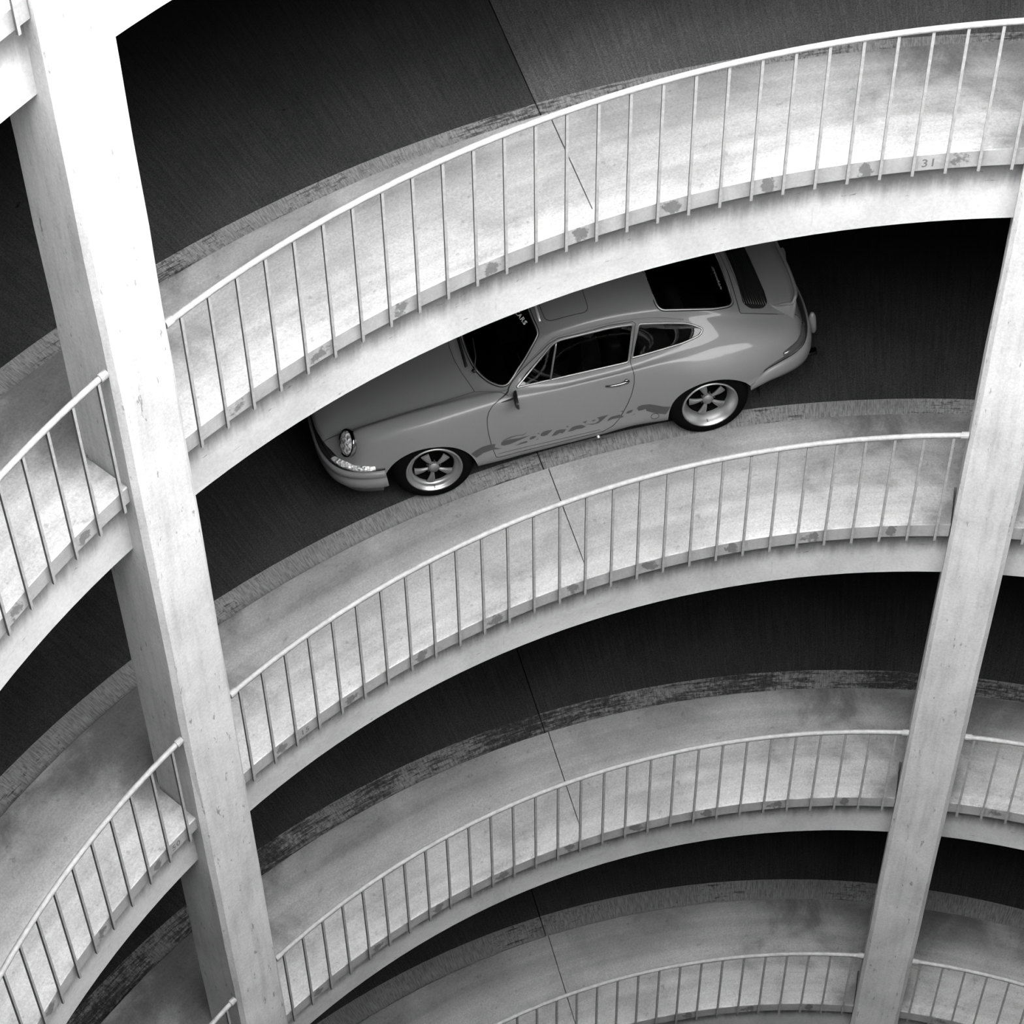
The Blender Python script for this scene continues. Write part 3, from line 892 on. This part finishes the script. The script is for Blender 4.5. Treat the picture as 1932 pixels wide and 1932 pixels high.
# wheels
def wheel(x, s, y, width, dish, spoke_angle):
    W = axis_m((x, y * s, .315), (0, s, 0))          # local +z points outwards, y = outer tyre face
    rt = .335; rr = .222; h = width
    root = lathe('wheel', [(rr - .012, -h + .01), (rr + .01, -h + .004), (rt - .045, -h - .004), (rt - .014, -h + .012), (rt - .002, -h + .045), (rt, -h * .5), (rt - .002, -.062),
                       (rt - .012, -.036), (rt - .034, -.016), (rt - .065, -.003), (rr + .012, -.004), (rr + .004, -.012)], TYRE, car, W, m=64)
    lathe('rim', [(rr + .008, -.016), (rr + .010, .0), (rr + .004, .006), (rr - .004, .003), (rr - .008, -.006), (rr - .014, -.012), (rr - .020, -.03), (rr - .030, -dish * .55),
                  (rr - .050, -dish), (rr - .052, -dish - .02)], RIMM, root, W, m=64)
    lathe('rim_barrel', [(rr + .006, -.02), (rr - .018, -h + .02), (rr - .03, -h + .02)], RIMM, root, W, m=48)
    lathe('wheel_backing', [(.172, -dish - .012), (.168, -dish - .035), (.10, -dish - .05), (.01, -dish - .052)], PIT_BLACK, root, W, m=48)
    a0 = math.radians(spoke_angle)
    for k in range(5):
        vs = []; fs = []
        for i in range(7):
            t = i / 6; r = .040 + .112 * t
            hw_ = .008 + .026 * t ** .9
            z = -dish + .012 - .004 * t + .012 * sin(pi * t * .8)
            for j, (q, dz) in enumerate(((-1, -.014), (-1, -.003), (-.55, .004), (0, .006), (.55, .004), (1, -.003), (1, -.014))):
                an = a0 + k * 2 * pi / 5
                rr_ = r + (.006 * (1 - q * q) if i == 6 else 0)
                p = Vector((rr_ * cos(an) - q * hw_ * sin(an), rr_ * sin(an) + q * hw_ * cos(an), z + dz)); vs.append(W @ p)
        for i in range(6):
            for j in range(6): fs.append((i * 7 + j, i * 7 + j + 1, (i + 1) * 7 + j + 1, (i + 1) * 7 + j))
        fs.append(tuple(range(7))[::-1]); fs.append(tuple(42 + j for j in range(7)))
        mesh_obj('spoke', vs, fs, SPK, root)
    lathe('hub_cap', [(.046, -dish - .01), (.046, -dish + .018), (.040, -dish + .026), (.034, -dish + .027), (.031, -dish + .032), (.004, -dish + .034)], SPK, root, W, m=32)
    for k in range(5):
        an = a0 + (k + .5) * 2 * pi / 5
        lathe('wheel_nut', [(.007, -.01), (.007, .008), (.002, .01)], BLK, root, W @ Matrix.Translation((.058 * cos(an), .058 * sin(an), -dish + .0)), m=6)
    lathe('tyre_valve', [(.003, 0), (.003, .03), (.001, .032)], BLK, root, W @ Matrix.Translation((-.19, .03, -dish * .5)), m=6)
    return root


wheel(1.135, 1, .785, .225, .045, 90); wheel(1.135, -1, .785, .225, .045, 90)
wheel(-1.135, 1, .835, .27, .085, 84); wheel(-1.135, -1, .835, .27, .085, 84)

# wheel housings and floor pan (dark)
for x, a in ((1.178, .41), (-1.163, .41)):
    for s in (1, -1):
        rows = []
        for i in range(17):
            t = pi * i / 16 * 1.1 - .05 * pi
            rows.append([Vector((x + a * cos(t), yy * s, .23 + .425 * sin(t))) for yy in (.44, .745)])
        grid_mesh('wheel_housing', rows, BLK, body)
        vs = [Vector((x, .44 * s, .25))] + [r[0] for r in rows]
        mesh_obj('wheel_housing', vs, [(0, i + 1, i + 2) for i in range(16)], BLK, body)
vs = []
for x, y_ in ((1.85, .55), (1.55, .6), (1.55, .43), (.75, .43), (.75, .72), (-.75, .72), (-.75, .43), (-1.55, .43), (-1.55, .6), (-1.9, .55)):
    vs += [Vector((x, y_, .19)), Vector((x, -y_, .19))]
fs = [(2 * i, 2 * i + 2, 2 * i + 3, 2 * i + 1) for i in range(9)]
mesh_obj('floor_pan', vs, fs, BLK, body)

# door handle, mirror, cowl vent, wipers, jack plug
for s in (1, -1):
    hnd = []
    for i in range(9):
        t = i / 8; x = -.335 - .19 * t; q = side_pt(x, .728, s, .006 + .022 * sin(pi * t) ** .7); hnd.append(q)
    h_ = tube('door_handle', [q[0] for q in hnd], [.007, .009, .010, .011, .011, .011, .012, .013, .010], CHR, door_l if s == 1 else car, norms=[q[1] for q in hnd])
    q = side_pt(-.505, .728, s, .004); lathe('door_lock', [(.020, -.004), (.020, .010), (.016, .014), (.004, .015)], CHR, h_, axis_m(q[0], q[1]), m=20)
    q = side_pt(-.43, .735, s, .0008)
    vs = []; fs = []
    for i in range(24):
        a = 2 * pi * i / 24; z = .742 + .026 * sin(a); x = -.415 + .07 * cos(a); qq = side_pt(x, z, s, .0015); vs.append(qq[0])
    fs = [tuple(range(24)) if s > 0 else tuple(range(24))[::-1]]
    mesh_obj('handle_recess', vs, fs, TRIM if 0 else PAINT, h_)
    # flag mirror
    rows = []
    for c_, a_, b_ in ((Vector((.45, .722, .800)), .052, .012), (Vector((.445, .735, .815)), .042, .012), (Vector((.42, .742, .832)), .022, .010), (Vector((.395, .755, .85)), .010, .008)):
        rows.append([Vector((c_.x + a_ * cos(t), (c_.y + b_ * sin(t) * .5) * s, c_.z + b_ * sin(t))) for t in [2 * pi * k / 14 for k in range(14)]])
    mir = grid_mesh('wing_mirror', rows, TRIM, car, closed_v=True, caps=True)
    m_ = axis_m((.372, .800 * s, .862), (-.97, .10 * s, .05), (0, .15 * s, 1))
    se = lambda v, q: (abs(v) ** q) * (1 if v > 0 else -1)
    mirp = lambda lay: [m_ @ Vector((.050 * se(cos(a), .7) * sc, .083 * se(sin(a), .7) * sc, z)) for sc, z in lay for a in [2 * pi * k / 24 for k in range(24)]]
    qf = [(i * 24 + k, i * 24 + (k + 1) % 24, (i + 1) * 24 + (k + 1) % 24, (i + 1) * 24 + k) for i in range(2) for k in range(24)] + [tuple(range(24))[::-1], tuple(range(48, 72))]
    mesh_obj('mirror_housing', mirp(((.70, -.026), (.97, -.012), (1, .004))), qf, TRIM, mir)
    mesh_obj('mirror_glass', mirp(((.90, .002), (.90, .006), (.88, .007))), qf, CHR, mir)
    # jack-point plug on the rear sill
    q = side_pt(-.685, .315, s, .001); ring = []
    for i in range(24):
        a = 2 * pi * i / 24; p_ = side_pt(-.685 + .032 * cos(a), .315 + .028 * sin(a), s, .001); ring.append(p_)
    tube('jack_plug', [p_[0] for p_ in ring], .0022, BLK, body, closed=True, m=5, norms=[p_[1] for p_ in ring])
    tube('jack_tube', [Vector((-.21, .70 * s, .225)), Vector((-.21, .80 * s, .222))], .014, RIMM, body)
for y0 in (.36, -.12):
    pts = [top_pt(.66 - .0 * t, y0 - .0, .012)[0] for t in (0,)]
    p0 = top_pt(.63, y0, .012)[0]
    arm = tube('wiper_arm', [p0, top_pt(.585, y0 - .1, .02)[0], top_pt(.57 if y0 > 0 else .55, y0 - .30, .014)[0]], .006, BLK, car, m=6)
    lathe('wiper_spindle', [(.016, -.01), (.016, .008), (.006, .012)], BLK, arm, axis_m(p0, (.3, 0, 1)), m=12)
vent = [top_pt(.685, y, .002) for y in [-.28 + .56 * k / 10 for k in range(11)]]
tube('cowl_vent', [q[0] for q in vent], .014, BLK, body, m=6, flat=.3, norms=[q[1] for q in vent])
# exhaust tips, rear overriders, number-plate lamps
for s in (1, -1):
    rows = []
    for z, k in ((.42, .5), (.45, .95), (.52, 1), (.59, .95), (.63, .5)):
        rows.append([Vector((-2.125 + .030 * (cos(a)) * -k, .42 * s + .030 * sin(a) * k, z)) for a in [2 * pi * q / 14 for q in range(14)]])
    grid_mesh('overrider', rows, PAINT, rbo, closed_v=True, caps=True)
    tube('exhaust_tip', [Vector((-1.90, .46 * s, .245)), Vector((-2.13, .46 * s, .245))], .032, CHR, car, m=16)

# side script: flat darker film laid on the flank
DEC = [
[(0.82, 0.402), (0.778, 0.425), (0.72, 0.446), (0.665, 0.446), (0.611, 0.434), (0.621, 0.415), (0.625, 0.4), (0.594, 0.381), (0.568, 0.372), (0.604, 0.373), (0.648, 0.382), (0.722, 0.376), (0.787, 0.347)],
[(0.571, 0.406), (0.566, 0.431), (0.547, 0.447), (0.493, 0.441), (0.422, 0.43), (0.359, 0.428), (0.326, 0.43), (0.361, 0.419), (0.408, 0.408), (0.455, 0.398), (0.501, 0.39), (0.547, 0.391)],
[(0.552, 0.449), (0.527, 0.458), (0.48, 0.469), (0.426, 0.467), (0.391, 0.457), (0.365, 0.462), (0.35, 0.477), (0.361, 0.456), (0.388, 0.448), (0.427, 0.459), (0.473, 0.457), (0.519, 0.449)],
[(0.463, 0.361), (0.413, 0.376), (0.367, 0.379), (0.354, 0.369), (0.37, 0.362), (0.415, 0.361)],
[(0.339, 0.387), (0.334, 0.402), (0.312, 0.412), (0.281, 0.406), (0.287, 0.394), (0.303, 0.385), (0.326, 0.381)],
[(0.292, 0.37), (0.262, 0.372), (0.279, 0.364)],
[(0.269, 0.429), (0.254, 0.431), (0.251, 0.416)],
[(0.247, 0.395), (0.242, 0.415), (0.219, 0.432), (0.187, 0.435), (0.141, 0.427), (0.168, 0.406), (0.194, 0.387), (0.226, 0.384)],
[(0.161, 0.365), (0.134, 0.394), (0.114, 0.408), (0.082, 0.41), (0.034, 0.397), (0.05, 0.379), (0.071, 0.363), (0.092, 0.375), (0.126, 0.361)],
[(0.034, 0.427), (0.011, 0.429), (0.02, 0.41)],
[(0.027, 0.368), (-0.001, 0.391), (-0.017, 0.404), (-0.053, 0.407), (-0.089, 0.403), (-0.126, 0.376), (-0.093, 0.364), (-0.048, 0.37), (-0.011, 0.363)],
[(-0.102, 0.429), (-0.143, 0.43), (-0.126, 0.409)],
[(-0.177, 0.418), (-0.2, 0.423), (-0.213, 0.414), (-0.189, 0.407)],
[(-0.112, 0.404), (-0.16, 0.389), (-0.204, 0.384), (-0.233, 0.397), (-0.238, 0.42), (-0.22, 0.436), (-0.266, 0.437), (-0.32, 0.437), (-0.295, 0.418), (-0.265, 0.396), (-0.23, 0.375), (-0.176, 0.375)],
[(-0.298, 0.37), (-0.315, 0.394), (-0.339, 0.407), (-0.371, 0.408), (-0.407, 0.408), (-0.441, 0.379), (-0.42, 0.371), (-0.385, 0.377), (-0.349, 0.38)],
[(-0.415, 0.439), (-0.452, 0.443), (-0.445, 0.425)],
[(-0.459, 0.404), (-0.474, 0.423), (-0.5, 0.43), (-0.521, 0.424), (-0.506, 0.404), (-0.48, 0.397)],
[(-0.502, 0.376), (-0.539, 0.383), (-0.52, 0.374)],
[(-0.552, 0.427), (-0.561, 0.449), (-0.595, 0.458), (-0.657, 0.451), (-0.716, 0.423), (-0.766, 0.397), (-0.819, 0.387), (-0.801, 0.356), (-0.774, 0.317), (-0.732, 0.33), (-0.673, 0.355), (-0.623, 0.386), (-0.622, 0.408), (-0.589, 0.402), (-0.563, 0.402)],
]
from mathutils.geometry import delaunay_2d_cdt


def film(poly, parent, s=1, step=.010):
    """polygon in side view, refined and laid on the bodywork"""
    P = []
    for i in range(len(poly)):
        a, b = Vector(poly[i]), Vector(poly[(i + 1) % len(poly)]); n = max(1, int((b - a).length / step))
        for k in range(n): P.append(a.lerp(b, k / n))
    m = len(P); x0, x1, y0, y1 = bbox(poly, 0)
    inner = []
    x = x0 + step
    while x < x1:
        y = y0 + step
        while y < y1:
            if poly_sdf(x, y, poly) < -step * .4: inner.append(Vector((x, y)))
            y += step
        x += step
    v, e, f, *_ = delaunay_2d_cdt(P + inner, [(i, (i + 1) % m) for i in range(m)], [list(range(m))], 1, 1e-5)
    vs = []
    for q in v:
        h = side_pt(q.x, q.y, s, .0016)[0]
        vs.append(h if h is not None else Vector((q.x, .78 * s, q.y)))
    o = mesh_obj('script_film', vs, [tuple(t) if s < 0 else tuple(reversed(t)) for t in f], DECAL, parent, smooth=True)
    return o


for poly in DEC:
    cx = sum(p[0] for p in poly) / len(poly)
    film(poly, door_l if -.45 < cx < .6 else body)
# sill step line
q = [side_pt(.61 - .84 * k / 20, .325 - .02 * k / 20, 1, .001) for k in range(21)]
tube('sill_line', [a for a, b in q], .0016, BLK, door_l, m=5, norms=[b for a, b in q])


def text_on(name, body_txt, size, place, parent, mat):
    cu = bpy.data.curves.new(name, 'FONT'); cu.body = body_txt; cu.size = size; cu.space_character = 1.15; cu.resolution_u = 2; cu.offset = size * .018
    o = bpy.data.objects.new(name, cu); C.objects.link(o)
    dg = bpy.context.evaluated_depsgraph_get(); me = bpy.data.meshes.new_from_object(o.evaluated_get(dg))
    bpy.data.objects.remove(o); bpy.data.curves.remove(cu)
    for v in me.vertices: v.co = place(v.co.x, v.co.y)
    me.materials.clear(); me.materials.append(mat)
    t = bpy.data.objects.new(name, me); C.objects.link(t); t.parent = parent
    return t


# white lettering along the top of the windscreen, read from the front; only its end shows past the beam
text_on('windscreen_lettering', 'CARS', .06, lambda u, v: (lambda y: top_pt(.212 - .23 * (y - .13) - v * .72, y, .003)[0])(.125 + u * 1.20), wsh, WHT)


def sq(y0, y1, x):
    """tiny illegible script at the foot of the rear window"""
    pts = []
    n = 60
    for i in range(n):
        y = y0 + (y1 - y0) * i / n
        pts.append(top_pt(x + .010 * sin(i * 1.9) * (1 if i % 7 else 0) + .002 * (i % 3), y, .003)[0])
    return tube('rear_window_script', pts, .0007, WHT, rwn, m=4)


sq(.05, .33, -1.425)

# cabin: floor tub, dashboard, wheel, seats
def rbox(name, c, d, mat, parent, bev=.03, rot=None, taper=None):
    bm = bmesh.new(); bmesh.ops.create_cube(bm, size=1)
    for v in bm.verts:
        k = 1.0
        if taper and v.co.z > 0: k = taper
        v.co = Vector((v.co.x * d[0], v.co.y * d[1] * k, v.co.z * d[2]))
    bmesh.ops.bevel(bm, geom=list(bm.edges), offset=bev, segments=3, profile=.6, affect='EDGES')
    if rot: bmesh.ops.rotate(bm, verts=bm.verts, cent=(0, 0, 0), matrix=Matrix.Rotation(rot, 3, 'Y'))
    for v in bm.verts: v.co += Vector(c)
    me = bpy.data.meshes.new(name); bm.to_mesh(me); bm.free(); me.materials.append(mat)
    for p in me.polygons: p.use_smooth = True
    o = bpy.data.objects.new(name, me); C.objects.link(o); o.parent = parent
    return o


rbox('dashboard', (.47, 0, .74), (.20, 1.16, .16), FAB, car, .05)
rbox('rear_seat', (-.86, 0, .60), (.34, 1.02, .16), FABL, car, .05)
rbox('rear_seat_back', (-1.04, 0, .74), (.12, 1.04, .30), FABL, car, .05, rot=-.35)
rbox('parcel_shelf', (-1.22, 0, .84), (.34, 1.0, .05), FAB, car, .02)
for s in (1, -1):
    st = rbox('front_seat', (-.12, .36 * s, .38), (.48, .46, .14), FAB, car, .05)
    rbox('seat_back', (-.42, .36 * s, .66), (.12, .46, .58), FAB, st, .05, rot=-.28, taper=.85)
    rbox('headrest', (-.52, .36 * s, .98), (.09, .24, .14), FAB, st, .035, rot=-.2)
SWC = Vector((.215, .36, .735)); SWN = Vector((-.86, 0, .5)).normalized()
swx = Vector((0, 1, 0)); swy = SWN.cross(swx)
ring = [SWC + (swx * cos(a) + swy * sin(a)) * .185 for a in [2 * pi * k / 40 for k in range(40)]]
sw = tube('steering_wheel', ring, .012, BLK, car, closed=True, norms=[SWN] * 40)
for a in (math.radians(90), math.radians(210), math.radians(330)):
    tube('wheel_spoke', [SWC - SWN * .03, SWC + (swx * cos(a) + swy * sin(a)) * .18], .008, RIMM, sw, m=6)
lathe('horn_ring', [(.055, -.03), (.055, -.01), (.04, .0), (.004, .004)], CHR, sw, axis_m(SWC, SWN), m=20)

# ------------------------------------------------------------------ the driver
SKIN = plain('skin', (.30, .30, .30, 1), .5); CLOTH = plain('dark_jacket_cloth', .012, .9); HAIR = plain('dark_hair', .01, .6); TROU = plain('dark_trousers', .015, .9)
driver = empty('person'); driver.matrix_world = mw
tag(driver, 'person in dark clothes driving the grey coupe, hands on the steering wheel', 'person')


def skin_body(name, joints, bones, mat, parent, lv=2):
    """joints {key: (pos, radius)}; bones [(a, b)]; first joint is the root"""
    keys = list(joints); me = bpy.data.meshes.new(name)
    me.from_pydata([joints[k][0] for k in keys], [(keys.index(a), keys.index(b)) for a, b in bones], [])
    o = bpy.data.objects.new(name, me); C.objects.link(o)
    md = o.modifiers.new('s', 'SKIN')
    md.use_smooth_shade = True
    for i, k in enumerate(keys):
        r_ = joints[k][1]; me.skin_vertices[0].data[i].radius = (r_, r_) if not isinstance(r_, tuple) else r_
        me.skin_vertices[0].data[i].use_root = i == 0
    sb = o.modifiers.new('d', 'SUBSURF'); sb.levels = lv; sb.render_levels = lv
    dg = bpy.context.evaluated_depsgraph_get(); m2 = bpy.data.meshes.new_from_object(o.evaluated_get(dg))
    bpy.data.objects.remove(o); m2.name = name
    m2.materials.clear(); m2.materials.append(mat)
    for p in m2.polygons: p.use_smooth = True
    q = bpy.data.objects.new(name, m2); C.objects.link(q); q.parent = parent
    return q


def hand_on_wheel(ang, side):
    """skin joints for a hand gripping the rim at angle ang: palm outside the rim, fingers curled over it, thumb inside"""
    rim = SWC + (swx * cos(ang) + swy * sin(ang)) * .185
    out = (swx * cos(ang) + swy * sin(ang)); tg = SWN.cross(out)
    w_ = rim + out * .040 + SWN * .035 - Vector((.06, 0, .02))
    return rim, out, tg, w_


J = {'pel': (Vector((-.20, .36, .50)), .13), 'wst': (Vector((-.25, .36, .62)), .125), 'chs': (Vector((-.30, .36, .78)), (.15, .11)), 'nck0': (Vector((-.32, .36, .90)), .06),
     'nck': (Vector((-.31, .36, .95)), .048), 'hd0': (Vector((-.30, .36, 1.00)), .068), 'hd1': (Vector((-.30, .36, 1.075)), .088), 'hd2': (Vector((-.31, .36, 1.13)), .07)}
B = [('pel', 'wst'), ('wst', 'chs'), ('chs', 'nck0'), ('nck0', 'nck'), ('nck', 'hd0'), ('hd0', 'hd1'), ('hd1', 'hd2')]
for sd, s, ang in (('l', 1, math.radians(35)), ('r', -1, math.radians(150))):
    rim, out, tg, wr = hand_on_wheel(ang, s)
    J['sh' + sd] = (Vector((-.29, .36 + .17 * s, .84)), .058); J['el' + sd] = (Vector((-.10, .36 + .23 * s, .66)), .042); J['wr' + sd] = (wr, .026)
    B += [('chs', 'sh' + sd), ('sh' + sd, 'el' + sd), ('el' + sd, 'wr' + sd)]
    J['hp' + sd] = (Vector((-.12, .36 + .09 * s, .50)), .085); J['kn' + sd] = (Vector((.26, .36 + .13 * s, .56)), .058); J['an' + sd] = (Vector((.56, .36 + .09 * s, .33)), .04); J['to' + sd] = (Vector((.68, .36 + .09 * s, .38)), .035)
    B += [('pel', 'hp' + sd), ('hp' + sd, 'kn' + sd), ('kn' + sd, 'an' + sd), ('an' + sd, 'to' + sd)]
bd = skin_body('body', J, B, SKIN, driver)
bd.data.materials.append(CLOTH)
for p in bd.data.polygons:
    c_ = p.center
    if c_.z < .955 and (c_ - J['wrl'][0]).length > .03 and (c_ - J['wrr'][0]).length > .03: p.material_index = 1
# clothing: sleeves, trunk and trousers as a slightly larger shell
JC = {k: (v[0], tuple(r * 1.14 for r in v[1]) if isinstance(v[1], tuple) else v[1] * 1.16) for k, v in J.items() if not k.startswith('hd') and k != 'nck'}
BC = [b for b in B if b[0] in JC and b[1] in JC]
skin_body('jacket_and_trousers', JC, BC, CLOTH, driver)
for sd, s, ang in (('l', 1, math.radians(35)), ('r', -1, math.radians(150))):
    rim, out, tg, wr = hand_on_wheel(ang, s)
    palm = rim + out * .022 + SWN * .026
    H_ = {'wr': (wr, .026), 'pm': (palm, (.030, .018))}; HB = [('wr', 'pm')]
    for i, (ln, off) in enumerate(((.92, .030), (1.0, .010), (.95, -.010), (.78, -.030))):
        a = rim + tg * off + out * .024 + SWN * .016; b = rim + tg * off * 1.05 + out * .026 - SWN * .012; c = rim + tg * off * 1.05 + out * (.024 - .03 * ln) - SWN * .022 * ln; d = rim + tg * off - out * .018 * ln - SWN * .006
        for nm, p_, r_ in (('a', a, .0095), ('b', b, .0088), ('c', c, .008), ('d', d, .007)): H_[nm + str(i)] = (p_, r_)
        HB += [('pm', 'a%d' % i), ('a%d' % i, 'b%d' % i), ('b%d' % i, 'c%d' % i), ('c%d' % i, 'd%d' % i)]
    H_['t0'] = (palm + tg * .032 - out * .012, .011); H_['t1'] = (rim + tg * .052 - out * .012 + SWN * .016, .0095); H_['t2'] = (rim + tg * .062 - out * .020 + SWN * .002, .008)
    HB += [('pm', 't0'), ('t0', 't1'), ('t1', 't2')]
    skin_body('hand', H_, HB, SKIN, driver)
# face and hair
bm = bmesh.new(); bmesh.ops.create_uvsphere(bm, u_segments=24, v_segments=16, radius=1)
for v in bm.verts:
    v.co = Vector((v.co.x * .102 - (.012 if v.co.x > .2 and v.co.z > -.1 else 0), v.co.y * .085, v.co.z * .10)) + Vector((-.315, .36, 1.10))
bmesh.ops.delete(bm, geom=[f for f in bm.faces if f.calc_center_median().x > -.262 and f.calc_center_median().z < 1.14 or f.calc_center_median().z < 1.045], context='FACES')
me = bpy.data.meshes.new('hair'); bm.to_mesh(me); bm.free(); me.materials.append(HAIR)
for p in me.polygons: p.use_smooth = True
o = bpy.data.objects.new('hair', me); C.objects.link(o); o.parent = driver
tube('nose', [Vector((-.222, .36, 1.095)), Vector((-.205, .36, 1.068)), Vector((-.215, .36, 1.055))], [.006, .011, .008], SKIN, driver, m=8)
tube('mouth', [Vector((-.222, .338, 1.033)), Vector((-.212, .36, 1.032)), Vector((-.222, .382, 1.033))], [.003, .005, .003], plain('lips', .12, .5), driver, m=6)
for s in (1, -1):
    lathe('eye', [(.012, -.004), (.009, .004), (.002, .006)], plain('eye_white', .4, .2), driver, axis_m((-.225, .36 + .032 * s, 1.085), (1, .2 * s, 0)), m=12)
    lathe('ear', [(.018, -.004), (.020, .004), (.012, .008), (.002, .004)], SKIN, driver, axis_m((-.305, .36 + .086 * s, 1.075), (0, s, 0)), m=14)

# numbers scratched into the fresh concrete of the fascias
def scratch(txt, l, bay, idx, size=.085):
    ph = PH.get(l, 1.1066) + bay * BAY; tc_ = ph - (idx + .25) * DPH
    parent = decks[l]
    def place(u, v):
        t = tc_ - u / R_IN; r = R_IN - .0012
        return Vector((r * cos(t), r * sin(t), zref(t, l) - 1.035 + v)) - parent.location
    text_on('scratched_number', txt, size, place, parent, SCR)


SCR = plain('scratched_concrete', .085, .9)
scratch('31', 0, 0, 24); scratch('15', 1, 0, 2, .075); scratch('50', 1, 1, 26, .075)
